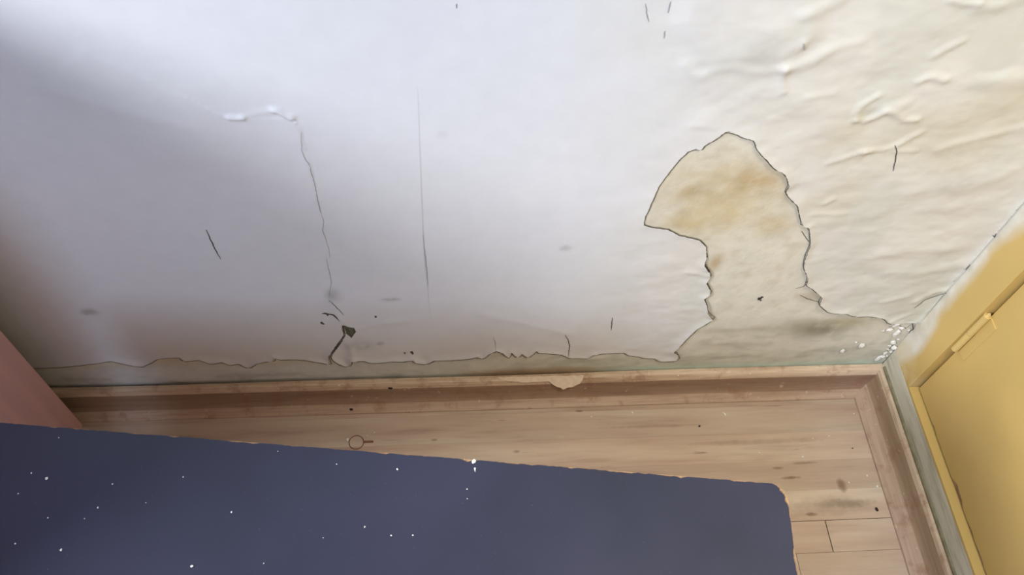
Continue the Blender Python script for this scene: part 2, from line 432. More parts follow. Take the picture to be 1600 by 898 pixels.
# relief: creases and blisters in the loose paint  (polyline, height, half-width)
RIDGES = [
 ([(0.5304, 0.7382), (0.5248, 0.7518), (0.5269, 0.7651), (0.5405, 0.7803)], .0038, .005),
 ([(0.5299, 0.7394), (0.5429, 0.7347), (0.5544, 0.7438), (0.5635, 0.7562), (0.5770, 0.7506), (0.5947, 0.7380), (0.6114, 0.7391)], .0045, .0055),
 ([(0.5640, 0.7551), (0.5774, 0.7628)], .004, .010),
 ([(0.5837, 0.8046), (0.5894, 0.8098), (0.5981, 0.8118), (0.6154, 0.8067)], .0045, .006),
 ([(0.5852, 0.8447), (0.5946, 0.8544), (0.6074, 0.8630)], .0035, .007),
 ([(0.5652, 0.9243), (0.5804, 0.9194), (0.5985, 0.9204)], .005, .006),
 ([(0.6017, 0.9144), (0.6232, 0.9164), (0.6471, 0.9269)], .004, .010),
 ([(0.4078, 0.8245), (0.4206, 0.8304), (0.4373, 0.8383), (0.4485, 0.8499)], .0045, .010),
 ([(0.4078, 0.8245), (0.4100, 0.8084), (0.4184, 0.7878)], .004, .005),
 ([(0.2872, 0.8300), (0.2976, 0.8183), (0.3091, 0.8123), (0.3260, 0.8223), (0.3442, 0.8263), (0.3737, 0.8184), (0.4071, 0.8265)], .0030, .009),
 ([(0.4031, 0.9022), (0.4189, 0.9092), (0.4362, 0.9213)], .0035, .010),
 ([(0.4160, 0.8591), (0.4165, 0.8666)], .003, .005),
 ([(0.5261, 0.6555), (0.5517, 0.6706), (0.5744, 0.6805)], .0028, .006),
 ([(0.5615, 0.6793), (0.5918, 0.6816), (0.6064, 0.6889), (0.6208, 0.7060), (0.6295, 0.7155)], .0034, .0055),
 ([(0.6064, 0.6790), (0.6380, 0.6787)], .002, .005),
 ([(0.5662, 0.6679), (0.5678, 0.6793)], .002, .005),
 ([(0.6673, 0.6835), (0.6926, 0.6957), (0.7221, 0.7078), (0.7662, 0.7244)], .0030, .008),
 ([(0.6381, 0.8088), (0.6733, 0.8047), (0.7177, 0.8069)], .0040, .014),
 ([(0.6961, 0.4428), (0.7547, 0.4534), (0.8174, 0.4552)], .0040, .016),
 ([(0.7309, 0.3881), (0.7857, 0.3883), (0.8415, 0.4087)], .0030, .012),
 ([(0.5543, 0.5684), (0.5606, 0.5770)], .003, .005),
 ([(0.5442, 0.5433), (0.5929, 0.5439)], .002, .006),
 ([(0.4505, 0.7793), (0.4816, 0.7835)], .002, .006),
 ([(0.4603, 0.8594), (0.4814, 0.8642)], .002, .008),
 ([(0.6690, 0.5926), (0.7393, 0.6057), (0.7915, 0.6327)], .0025, .014),
 ([(0.5796, 0.5273), (0.6896, 0.5482), (0.8021, 0.5613)], .0022, .016),
 ([(0.3211, 0.7299), (0.3495, 0.7263)], .0015, .006),
 ([(-0.4550, 0.7936), (-0.4250, 0.7798), (-0.3696, 0.7511), (-0.3016, 0.7272)], .0016, .010),
 ([(-0.2534, 0.7465), (-0.2461, 0.7454), (-0.2369, 0.7464)], .0065, .0032),
 ([(-0.2001, 0.7580), (-0.1943, 0.7569), (-0.1872, 0.7495), (-0.1796, 0.7452)], .0075, .0034),
 ([(-0.2369, 0.7464), (-0.2168, 0.7528), (-0.2003, 0.7570)], .0015, .006),
 ([(0.0651, 0.2806), (0.1152, 0.2578), (0.1725, 0.2339), (0.2145, 0.2100)], .0022, .010),
 ([(-0.1872, 0.3339), (-0.1780, 0.2984), (-0.1692, 0.2634)], .0030, .006),
 ([(-0.1511, 0.2415), (-0.1130, 0.2589), (-0.0588, 0.2692)], .0026, .009),
 ([(-0.1674, 0.1986), (-0.1653, 0.1407)], .0045, .006),
 ([(0.3902, 0.3983), (0.4232, 0.3882)], .0025, .006),
 ([(0.8552, 0.2043), (0.8604, 0.2618), (0.8770, 0.2950)], .0055, .007),
 ([(0.8176, 0.2971), (0.8380, 0.3269), (0.8606, 0.3321)], .0045, .007),
 ([(0.7587, 0.2993), (0.7962, 0.3183)], .0030, .008),
 ([(0.8055, 0.2334), (0.8282, 0.2544)], .0030, .006),
 ([(0.8613, 0.3261), (0.8571, 0.4083), (0.8608, 0.4846), (0.8609, 0.5633)], .0030, .008),
]
CREASE = [(-0.4046, 0.8633), (-0.3845, 0.8547), (-0.3617, 0.8424), (-0.3382, 0.8186), (-0.3246, 0.8053), (-0.3076, 0.7897), (-0.2898, 0.7747), (-0.2712, 0.7603), (-0.2519, 0.7465)]
CRK_MAIN = [(-0.1796, 0.7452), (-0.1736, 0.7343), (-0.1717, 0.7210), (-0.1763, 0.6901), (-0.1745, 0.6746), (-0.1703, 0.6588), (-0.1702, 0.6413), (-0.1687, 0.6155), (-0.1697, 0.5887), (-0.1682, 0.5608), (-0.1670, 0.5421), (-0.1712, 0.5229), (-0.1694, 0.5016), (-0.1678, 0.4765), (-0.1687, 0.4538)]
BLISTER = [(0.2512, 0.8852), (0.2680, 0.8583), (0.2906, 0.8251), (0.3130, 0.8123), (0.4083, 0.8205), (0.4491, 0.8686), (0.4235, 0.9537), (0.2440, 0.9515)]
LOOSE_L = [(-0.3851, 0.8530), (-0.3252, 0.8034), (-0.2524, 0.7444), (-0.1797, 0.7441), (-0.1717, 0.7210), (-0.1703, 0.6588), (-0.1682, 0.5608), (-0.1702, 0.4571), (-0.1791, 0.3336), (-0.3982, 0.3416), (-0.4543, 0.6091), (-0.4604, 0.7799)]

def relief(x, z):
    h = np.full(x.shape, 0.0020)
    right = smooth(0.16, 0.42, x) * smooth(0.02, 0.2, z)
    h += right * 0.0060 * (fbm(x * 9, z * 13, 5, 4) - 0.5)
    h += right * 0.0018 * (fbm(x * 34 + z * 9, z * 42, 9, 3) - 0.5)
    h += 0.0030 * (fbm(x * 4, z * 4, 11, 3) - 0.5)
    low = smooth(0.25, 0.05, z)
    h += low * 0.0030 * (fbm(x * 26, z * 30, 21, 3) - 0.5)
    for poly, a, w in RIDGES:
        P = np.array(poly)
        s = (x > P[:, 0].min() - 4 * w) & (x < P[:, 0].max() + 4 * w) & (z > P[:, 1].min() - 4 * w) & (z < P[:, 1].max() + 4 * w)
        if s.any():
            d = seg_dist(x[s], z[s], poly)
            h[s] += 0.5 * a * np.exp(-(d / w) ** 2)
    # sheet standing slightly proud below the long crease and left of the main crack
    s = (x > -0.6) & (x < -0.05) & (z > 0.25) & (z < 0.95)
    if s.any():
        ins = in_poly(x[s], z[s], LOOSE_L)
        d = np.minimum(seg_dist(x[s], z[s], CREASE), seg_dist(x[s], z[s], CRK_MAIN))
        h[s] += np.where(ins, 0.0009 * np.exp(-(d / 0.05)), 0)
    s = (x > 0.15) & (x < 0.6) & (z > 0.7)
    if s.any():
        ins = in_poly(x[s], z[s], BLISTER); d = seg_dist(x[s], z[s], BLISTER, True)
        h[s] += np.where(ins, 0.004 * smooth(0, 0.03, d), 0)
    # broken edges curl away from the plaster
    s = (z < 0.78)
    if s.any():
        d = seg_dist(x[s], z[s], lift_edge[::2])
        rs_ = smooth(0.36, 0.42, x[s]) + smooth(0.22, 0.16, z[s])
        amp = 0.0004 + np.clip(rs_, 0, 1) * (0.0012 + 0.0035 * vnoise(x[s] * 22, z[s] * 22, 31))
        h[s] += amp * np.exp(-(d / 0.008) ** 1.3)
    return np.maximum(h, 0.0012)

def grid(x0, x1, z0, z1, st, jit=0.25):
    xs, zs = np.meshgrid(np.arange(x0, x1, st), np.arange(z0, z1, st))
    xs = xs + rng.uniform(-jit, jit, xs.shape) * st; zs = zs + rng.uniform(-jit, jit, zs.shape) * st
    return np.stack([xs.ravel(), zs.ravel()], 1)

fine_zones = [(0.20, 0.858, 0.10, 0.94, 0.0032), (-0.35, 0.20, 0.05, 0.20, 0.0035), (-0.30, -0.08, 0.62, 0.80, 0.0030)]
pts = grid(-0.92, 0.856, 0.07, 0.97, 0.0060)
keep = np.ones(len(pts), bool)
for (a, b_, c, d, st) in fine_zones:
    keep &= ~((pts[:, 0] > a) & (pts[:, 0] < b_) & (pts[:, 1] > c) & (pts[:, 1] < d))
allp = [pts[keep]] + [grid(a, b_, c, d, st) for (a, b_, c, d, st) in fine_zones]
allp.append(grid(-2.28, -0.92, 0.1, 2.38, 0.08)); allp.append(grid(-0.92, 0.85, 0.975, 2.38, 0.04))
pts = np.concatenate(allp)
ok = in_poly(pts[:, 0], pts[:, 1], OUT)
for hpoly in HOLES: ok &= ~in_poly(pts[:, 0], pts[:, 1], hpoly)
near = pts[:, 1] < 0.78
dist = np.full(len(pts), 1.0)
dist[near] = seg_dist(pts[near, 0], pts[near, 1], edge)
for hpoly in HOLES: dist = np.minimum(dist, seg_dist(pts[:, 0], pts[:, 1], hpoly, True))
pts = pts[ok & (dist > 0.0014)]
loops = [OUT] + HOLES
cv, ce = [], []
for lp in loops:
    b0 = len(cv); cv += [tuple(p) for p in lp]
    ce += [(b0 + i, b0 + (i + 1) % len(lp)) for i in range(len(lp))]
allv = [Vector(p) for p in cv] + [Vector(p) for p in pts.tolist()]
rv, re_, rf, *_ = delaunay_2d_cdt(allv, ce, [], 0, 1e-7)
PV = np.array([(v[0], v[1]) for v in rv]); PF = np.array([f for f in rf if len(f) == 3])
cen = PV[PF].mean(1)
ins = in_poly(cen[:, 0], cen[:, 1], OUT)
for hpoly in HOLES: ins &= ~in_poly(cen[:, 0], cen[:, 1], hpoly)
PF = PF[ins]
a_, b_, c_ = PV[PF[:, 0]], PV[PF[:, 1]], PV[PF[:, 2]]
ar = (b_[:, 0] - a_[:, 0]) * (c_[:, 1] - a_[:, 1]) - (b_[:, 1] - a_[:, 1]) * (c_[:, 0] - a_[:, 0])
PF[ar < 0] = PF[ar < 0][:, ::-1]
hh = relief(PV[:, 0], PV[:, 1])
hh[PV[:, 1] > 1.05] = 0.002
x, z = PV[:, 0], PV[:, 1]
# colour of the old paint: cool white, damp-marked and aged yellow at the cupboard corner, door bounce painted in; browner low down
base = np.tile(np.array(srgb(226, 228, 232)[:3]), (len(PV), 1))
yl = smooth(0.10, 0.55, x + 0.25 * (fbm(x * 5, z * 5, 41, 3) - 0.5))
base = lerp(base, srgb(222, 218, 206), yl * 0.85)
dampn = fbm(x * 7, z * 7, 44, 4)
base = lerp(base, srgb(206, 198, 172), yl * smooth(0.5, 0.75, dampn) * 0.5)
base = lerp(base, srgb(206, 190, 172), smooth(-0.15, 0.15, x) * smooth(0.30, 0.10, z + 0.10 * (dampn - 0.5)) * smooth(0.42, 0.25, x) * 0.5)
base = lerp(base, srgb(204, 208, 196), smooth(0.5, 0.62, fbm(x * 11, z * 6, 47, 3)) * yl * 0.35)
def smudge(base, px, pz, rx, rz, col, st, seed=0):
    d = ((x - px) / rx) ** 2 + ((z - pz) / rz) ** 2
    w = np.exp(-d ** 1.5) * (0.5 + 0.9 * vnoise(x * 150, z * 150, 50 + seed))
    return lerp(base, col, np.clip(w * st, 0, 1))
for (px_, pz_), rx_, rz_, st_ in zip([(-0.5643, 0.3136), (0.1850, 0.4676), (0.0006, 0.7144), (-0.1519, 0.1866), (0.3728, 0.8589), (0.7260, 0.6129), (-0.1136, 0.1915), (-0.1367, 0.1813), (-0.1773, 0.3487), (-0.0869, 0.3340)],
        (.013, .009, .006, .03, .02, .03, .006, .004, .012, .014), (.010, .007, .005, .02, .02, .02, .006, .004, .02, .005), (.55, .4, .15, .2, .12, .15, .5, .4, .4, .45)):
    base = smudge(base, px_, pz_, rx_, rz_, srgb(120, 120, 118), st_)
pv3 = np.stack([x, YW - hh, z], 1)

# rim of the sheet, about 1.5 mm thick
from collections import defaultdict
ecount = {}
for t in PF.tolist():
    for i in range(3):
        e_ = (t[i], t[(i + 1) % 3]); k_ = (min(e_), max(e_))
        ecount[k_] = None if k_ in ecount else e_
rim_e = [e_ for e_ in ecount.values() if e_ is not None]
rim_e = [e_ for e_ in rim_e if PV[e_[0], 1] < 0.8 and PV[e_[1], 1] < 0.8 and abs(PV[e_[0], 0]) < 0.8595]
paint_me = np_mesh('paint_layer', pv3, PF, base)
ids = sorted({i for e_ in rim_e for i in e_}); mp_ = {v: k for k, v in enumerate(ids)}; n_ = len(ids)
top = pv3[ids]; bot = top.copy(); bot[:, 1] = np.minimum(bot[:, 1] + 0.0017, YW - 0.0002)
rim_f = [(mp_[a], mp_[a] + n_, mp_[b] + n_, mp_[b]) for a, b in rim_e]
rim_me = np_mesh('paint_edge', np.concatenate([top, bot]), rim_f, None, False)

# bare plaster underneath, stained by damp
gx, gz = 0.004, 0.004
xs = np.concatenate([[XL], np.arange(-1.0, XR, gx), [XR]]); zs = np.concatenate([np.arange(0, 0.78, gz), [0.8, 1.4, 2.4]])
X, Z = np.meshgrid(xs, zs); X = X.ravel(); Z = Z.ravel()
nx_, nz_ = len(xs), len(zs)
idx = np.arange(nx_ * nz_).reshape(nz_, nx_)
quads = np.stack([idx[:-1, :-1].ravel(), idx[:-1, 1:].ravel(), idx[1:, 1:].ravel(), idx[1:, :-1].ravel()], 1)
pc = np.tile(np.array(srgb(222, 217, 200)[:3]), (len(X), 1))
n1 = fbm(X * 14, Z * 14, 61, 4); n2 = fbm(X * 22, Z * 48, 62, 4)
STAINS = [([(0.3954, 0.6104)][0], .085, .050, (198, 178, 136), .7), ([(0.4464, 0.6233)][0], .040, .022, (188, 162, 114), .75),
          ([(0.3530, 0.5972)][0], .022, .022, (176, 156, 112), .7), ([(0.3602, 0.5271)][0], .030, .022, (196, 174, 126), .7),
          ([(0.4891, 0.5183)][0], .030, .025, (192, 170, 124), .6), ([(0.4006, 0.5384)][0], .06, .05, (206, 184, 134), .6),
          ([(0.4296, 0.4203)][0], .010, .025, (176, 150, 104), .7), ([(0.6788, 0.2052)][0], .055, .030, (132, 126, 104), .95),
          ([(0.6382, 0.2182)][0], .04, .02, (150, 144, 118), .6), ([(0.7309, 0.2254)][0], .05, .02, (168, 160, 120), .6),
          ([(0.5576, 0.2105)][0], .05, .012, (176, 170, 148), .6), ([(0.4997, 0.2062)][0], .05, .010, (176, 170, 148), .5),
          ([(0.5383, 0.1532)][0], .06, .010, (176, 170, 148), .5), ([(0.6330, 0.3140)][0], .02, .02, (176, 168, 134), .6)]
for (sx_, sz_), rx_, rz_, c_, st_ in STAINS:
    d = ((X - sx_) / rx_) ** 2 + ((Z - sz_) / rz_) ** 2
    w = np.clip(np.exp(-d) * (0.35 + 1.3 * n1), 0, 1) * st_
    pc = lerp(pc, srgb(*c_), np.clip(w, 0, 1))
for (sx_, sz_) in [(-0.1903, 0.2908), (-0.2041, 0.2649), (-0.1145, 0.2817), (-0.0603, 0.1566), (-0.1917, 0.1885)]:
    pc = lerp(pc, srgb(112, 108, 96), np.exp(-(((X - sx_) / .022) ** 2 + ((Z - sz_) / .020) ** 2) ** 2))
mott = fbm(X * 55, Z * 60, 68, 4)
pc = lerp(pc, srgb(182, 160, 118), smooth(0.52, 0.75, mott) * smooth(0.2, 0.3, Z) * 0.2)
pc = lerp(pc, srgb(232, 228, 214), smooth(0.46, 0.25, mott) * 0.22)
stripz = smooth(0.145, 0.11, Z + 0.02 * (n1 - 0.5))
pc = lerp(pc, srgb(208, 206, 188), stripz * 0.8)
pc = lerp(pc, srgb(150, 150, 128), smooth(0.5, 0.72, n2) * smooth(0.26, 0.16, Z) * 0.28 * smooth(-.15, .2, X))
pc = lerp(pc, srgb(224, 227, 226), stripz * smooth(0.25, -0.25, X) * 0.9)
pc = lerp(pc, srgb(176, 140, 104), smooth(0.09, 0.07, Z + 0.012 * (n1 - 0.5)) * smooth(0.0, 0.1, X) * smooth(0.42, 0.2, X) * 0.7)
pc = lerp(pc, srgb(190, 214, 196), smooth(0.088, 0.074, Z) * smooth(0.25, 0.35, X) * 0.55)
pc = lerp(pc, srgb(110, 106, 92), smooth(0.105, 0.08, Z) * smooth(0.15, -0.1, X) * smooth(0.5, 0.7, n2) * 0.25)
ph = 0.0010 * (n1 - 0.5) + 0.0022 * (fbm(X * 20, Z * 60, 66, 3) - 0.5) * smooth(0.25, 0.1, Z) * smooth(0.15, 0.3, X)
ph = np.minimum(ph, 0.0007)
wall_me = np_mesh('wall_back', np.stack([X, YW - ph, Z], 1), quads, pc)
wall = link('wall_back', wall_me, M_PLASTER)
tag(wall, 'damp white wall with peeling paint and a big bare plaster patch', 'wall', kind='structure')
po = link('paint_layer', paint_me, M_PAINT, wall); po['label'] = 'cracked white paint peeling in a ragged edge'
ro = link('paint_edge', rim_me, M_PEDGE, wall); ro['label'] = 'aged broken rim of the peeling paint darkened with painted shade'

# raised dark lines: crack dirt, and painted-in shade behind the lifted rims
def ribbon(name, pts2, wfun, mat, parent, off=0.0007, step=0.003, jit=0.0005, seed=1, paint=True):
    P = densify(pts2, step, jit, False, seed); n = len(P); vs_, fs_ = [], []
    px = np.array([p[0] for p in P]); pz = np.array([p[1] for p in P])
    hgt = (relief(px, pz) if paint else np.zeros(n)) + off
    for i in range(n):
        a = P[max(0, i - 1)]; b = P[min(n - 1, i + 1)]
        L = math.dist(a, b) or 1; nx, nz = -(b[1] - a[1]) / L, (b[0] - a[0]) / L
        w = wfun(i / (n - 1)) / 2; dr = min(.001, w * .8)
        # a low three-sided bead that carries the line
        vs_ += [(px[i] + nx * w, YW - hgt[i] - .0002 + dr, pz[i] + nz * w), (px[i], YW - hgt[i] - .0002, pz[i]), (px[i] - nx * w, YW - hgt[i] - .0002 + dr, pz[i] - nz * w)]
        if i:
            k = 3 * i
            fs_ += [(k - 3, k, k + 1, k - 2), (k - 2, k + 1, k + 2, k - 1)]
    me = np_mesh(name, vs_, fs_, None, False)
    return link(name, me, mat, parent)
def edge_shade_width(t):
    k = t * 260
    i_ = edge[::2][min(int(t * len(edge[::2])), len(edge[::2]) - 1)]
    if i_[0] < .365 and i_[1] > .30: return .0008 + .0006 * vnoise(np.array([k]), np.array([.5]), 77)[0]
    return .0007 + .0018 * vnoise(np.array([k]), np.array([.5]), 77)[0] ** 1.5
tap = lambda w: (lambda t: 0.8 * w * (0.35 + 0.65 * math.sin(math.pi * min(max(t, .02), .98))))
ribbon('crack', CRK_MAIN[2:], tap(.0012), M_CRACKL, wall, seed=4)
ribbon('crack', [(-0.3326, 0.5264), (-0.3319, 0.4992), (-0.3306, 0.4774), (-0.3283, 0.4548)], tap(.0026), M_CRACK, wall, seed=5)
ribbon('crack', [(-0.0269, 0.7948), (-0.0278, 0.7030), (-0.0283, 0.5851), (-0.0287, 0.5168), (-0.0287, 0.4534), (-0.0260, 0.3732), (-0.0245, 0.3083), (-0.0235, 0.2614)], tap(.0005), M_SEAM, wall, seed=6, jit=.0003)
ribbon('crack', [(-0.0289, 0.5092), (-0.0275, 0.4616), (-0.0257, 0.4194), (-0.0249, 0.3750)], tap(.0016), M_CRACKL, wall, seed=7)
ribbon('crack', [(0.2888, 0.2633), (0.2910, 0.2418), (0.2933, 0.2198)], tap(.0024), M_CRACK, wall, seed=8)
ribbon('crack', [(0.2266, 0.1325), (0.2250, 0.1684), (0.2205, 0.1871), (0.2122, 0.2101)], tap(.0022), M_CRACK, wall, seed=9)
ribbon('crack', [(0.0916, 0.1608), (0.0895, 0.1864), (0.0853, 0.2047)], tap(.0014), M_CRACKL, wall, seed=10)
ribbon('crack', [(0.6035, 0.6914), (0.6118, 0.6789), (0.6169, 0.6636), (0.6238, 0.6400)], tap(.0026), M_CRACK, wall, seed=11)
ribbon('crack', [(0.2224, 0.9150), (0.2306, 0.8903)], tap(.0014), M_CRACKL, wall, seed=12)
ribbon('crack', [(0.2499, 0.9177), (0.2496, 0.9026)], tap(.0020), M_CRACKL, wall, seed=13)
ribbon('crack', [(0.2519, 0.8782), (0.2527, 0.8674)], tap(.0016), M_CRACKL, wall, seed=14)
ribbon('crack', [(0.4142, 0.8665), (0.4211, 0.8535)], tap(.0016), M_CRACKL, wall, seed=15)
ribbon('crack', [(0.0187, 0.9121), (0.0187, 0.9063)], tap(.0020), M_CRACKL, wall, seed=16)
ribbon('crack', [(-0.1847, 0.3376), (-0.1784, 0.3220), (-0.1719, 0.3061), (-0.1664, 0.2899)], tap(.0018), M_CRACK, wall, seed=17)
ribbon('crack', [(-0.1743, 0.4540), (-0.1745, 0.3889), (-0.1833, 0.3489)], tap(.0010), M_CRACKL, wall, seed=18)
ribbon('crack', [(0.8526, 0.4880), (0.8637, 0.4795), (0.8658, 0.4943)], tap(.0030), M_CRACK, wall, seed=19)
ribbon('crack', [(0.8695, 0.4710), (0.8595, 0.4813), (0.8562, 0.4929)], tap(.0030), M_CRACK, wall, seed=20)
ribbon('crack', [(0.8582, 0.3936), (0.8572, 0.4101)], tap(.0022), M_CRACK, wall, seed=21)
ribbon('crack', [(0.8252, 0.2760), (0.8334, 0.3007), (0.8474, 0.3125), (0.8613, 0.3261)], tap(.0030), M_CRACK, wall, seed=22)
ribbon('crack', [(0.8577, 0.1857), (0.8564, 0.2043), (0.8455, 0.2251)], tap(.0035), M_CRACK, wall, seed=23)
ribbon('crack', [(-0.2082, 0.1524), (-0.1966, 0.1750), (-0.1849, 0.1994), (-0.1720, 0.2274), (-0.1714, 0.2530)], tap(.0055), M_GRIT, wall, 0.0004, seed=24, paint=False)
ribbon('crack', [(0.3998, 0.4689), (0.4116, 0.4382), (0.4123, 0.4191), (0.4246, 0.3991), (0.4304, 0.3806)], tap(.006), M_PEDGE, wall, 0.0005, seed=26, paint=False)
ribbon('crack', [(0.5886, 0.3413), (0.6000, 0.3468), (0.6004, 0.3640)], tap(.0025), M_PEDGE, wall, 0.0005, seed=27, paint=False)
ribbon('crack', [(0.5424, 0.5014), (0.5596, 0.4783), (0.5661, 0.4715)], tap(.0025), M_PEDGE, wall, 0.0005, seed=28, paint=False)
ribbon('crack', [(0.6023, 0.3211), (0.6203, 0.3084), (0.6448, 0.2973)], tap(.0022), M_PEDGE, wall, 0.0005, seed=29, paint=False)
def shade_line(E):
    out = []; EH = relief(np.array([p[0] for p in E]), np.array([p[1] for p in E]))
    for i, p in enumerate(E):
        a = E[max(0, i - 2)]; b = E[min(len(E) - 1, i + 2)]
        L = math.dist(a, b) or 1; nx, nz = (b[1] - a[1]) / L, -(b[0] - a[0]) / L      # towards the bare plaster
        k = .0008 + max(0.0, -nz * EH[i] * (1.5 - p[1]) / .754 + nx * EH[i] * p[0] / .754)        # painted shade reaches under the overhang and just past it
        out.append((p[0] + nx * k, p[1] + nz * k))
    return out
ribbon('rim_shade_line', shade_line(edge[::2]), edge_shade_width, M_RIM_SHADE, wall, 0.0008, step=.006, jit=.0004, seed=40, paint=False)['label'] = 'painted shade line under the broken paint rim'
ribbon('crack', [(0.8454, 0.0829), (0.8470, 0.1059), (0.8484, 0.1259), (0.8525, 0.1478)], tap(.0045), M_CRACK, wall, 0.0006, seed=31, paint=False)
ribbon('crack', [(0.8617, 0.0872), (0.8593, 0.1129), (0.8556, 0.1355)], tap(.0035), M_CRACK, wall, 0.0006, seed=32, paint=False)
ribbon('crack', [(0.8091, 0.2063), (0.8258, 0.2124), (0.8461, 0.2001), (0.8496, 0.2137)], tap(.0022), M_PEDGE, wall, 0.0006, seed=33, paint=False)
# greenish scab left in the hole beside the open crack
hole = [(-0.1710, 0.2572), (-0.1620, 0.2505), (-0.1539, 0.2459), (-0.1528, 0.2352), (-0.1612, 0.2160), (-0.1683, 0.2316)]
hv = [(p[0], YW - .0012, p[1]) for p in hole]; hc = np.mean(np.array(hv), 0); hv.append((hc[0], YW - .0030, hc[2]))
link('bare_patch', np_mesh('bare_patch', hv, [(i, (i + 1) % 6, 6) for i in range(6)], None, False), M_HOLE, wall)

# ================================================================== RIGHT WALL, FRAME, DOOR
PLZ, FRZ = 0.127, 2.05      # door bottom, frame top
wr = box('wall_right', XR + .030, XR + .10, YN, YW, 0, 2.4, M_WALLR)
tag(wr, 'pale wall behind the yellow cupboard front', 'wall', kind='structure')
pl_ = box('plinth', XR, XR + .029, YN, YW, SK_H - .012, PLZ - .009, M_PLINTH, wr, .002); pl_['label'] = 'grey green painted plinth strip'
gj = box('joint_filler', XR - .004, XR + .004, YN, YW - .01, SK_H - .006, SK_H + .006, M_GRIME, wr, .003); gj['label'] = 'grimy filler line above the skirting'
tr = empty('trim_1', (0, 0, 0)); tag(tr, 'yellow cupboard frame with white paint brushed over its corner edge', 'door frame', kind='structure')
GY = 0.672                  # inner edge of the corner stile
box('stile', XR, XR + .029, GY, YW + .0005, PLZ - .009, FRZ, M_YFRAME, tr, .0015)
box('stile', XR, XR + .029, -.03, .03, PLZ - .009, FRZ, M_YEL, tr, .0015)
box('rail', XR, XR + .029, .03, GY, PLZ - .009, PLZ - .002, M_YEL, tr, .001)
box('rail', XR, XR + .029, .03, GY, FRZ - .07, FRZ, M_YEL, tr, .001)
def door_leaf(name, y0, y1, seed):
    """flush door leaf with a worn, nibbled bottom edge"""
    r = random.Random(seed); bm = bmesh.new()
    n = 90; front = []; xf, xb = XR + .016, XR + .028
    prof = [(y1, FRZ - .075)]
    for i in range(n + 1):
        y = y1 + (y0 - y1) * i / n
        zz = PLZ + .002 + .0010 * r.random()
        for (c, w, a) in ((.462, .016, .009), (.478, .008, .007), (.40, .012, .003), (.585, .010, .003), (.36, .02, .003)):
            zz += a * math.exp(-((y - c) / w) ** 2) * (0.6 + 0.6 * r.random())
        prof.append((y, zz))
    prof.append((y0, FRZ - .075))
    vf = [bm.verts.new((xf, y, z_)) for y, z_ in prof]; vb = [bm.verts.new((xb, y, z_)) for y, z_ in prof]
    bm.faces.new(vf); bm.faces.new(vb[::-1])
    for i in range(len(prof)):
        j = (i + 1) % len(prof); bm.faces.new((vf[j], vf[i], vb[i], vb[j]))
    bmesh.ops.recalc_face_normals(bm, faces=bm.faces[:])
    return from_bm(name, bm, M_YEL)
d1 = door_leaf('door_1', .035, GY - .006, 3); tag(d1, 'flush yellow painted cupboard door with chipped bottom edge', 'door', kind='structure')
# raw filler showing behind the chipped bottom edge
f_ = box('bare_edge', XR + .0180, XR + .0285, .30, .52, PLZ - .002, PLZ + .018, M_BARE, d1, .001); f_['label'] = 'bare brown chipped door edge'
hz0, hz1 = .277, .385
hg = cyl('hinge', (XR + .009, GY - .006, hz0), (XR + .009, GY - .006, .329), .0062, M_YHINGE, d1, 14); hg['label'] = 'painted-over door hinge'
cyl('hinge_knuckle', (XR + .009, GY - .006, .330), (XR + .009, GY - .006, hz1), .0062, M_YHINGE, hg, 14)
cyl('hinge_pin', (XR + .009, GY - .006, hz1), (XR + .009, GY - .006, hz1 + .006), .0045, M_YHINGE, hg, 12, .002)
box('hinge_leaf', XR + .0140, XR + .0170, GY - .030, GY - .005, hz0 + .002, hz1 - .002, M_YEL, hg, .0008)
box('hinge_leaf', XR + .0140, XR + .0170, GY - .0115, GY - .007, hz0 + .002, hz0 + .058, M_YHINGE, hg, .0008)
d2 = box('door_2', XR + .016, XR + .028, -.70, -.036, PLZ + .002, FRZ - .075, M_YEL, None, .001)
tag(d2, 'second flush yellow cupboard door nearer the viewer', 'door', kind='structure')
box('handle', XR - .008, XR + .016, -.085, -.07, .95, 1.07, M_KNOB, d2, .003)

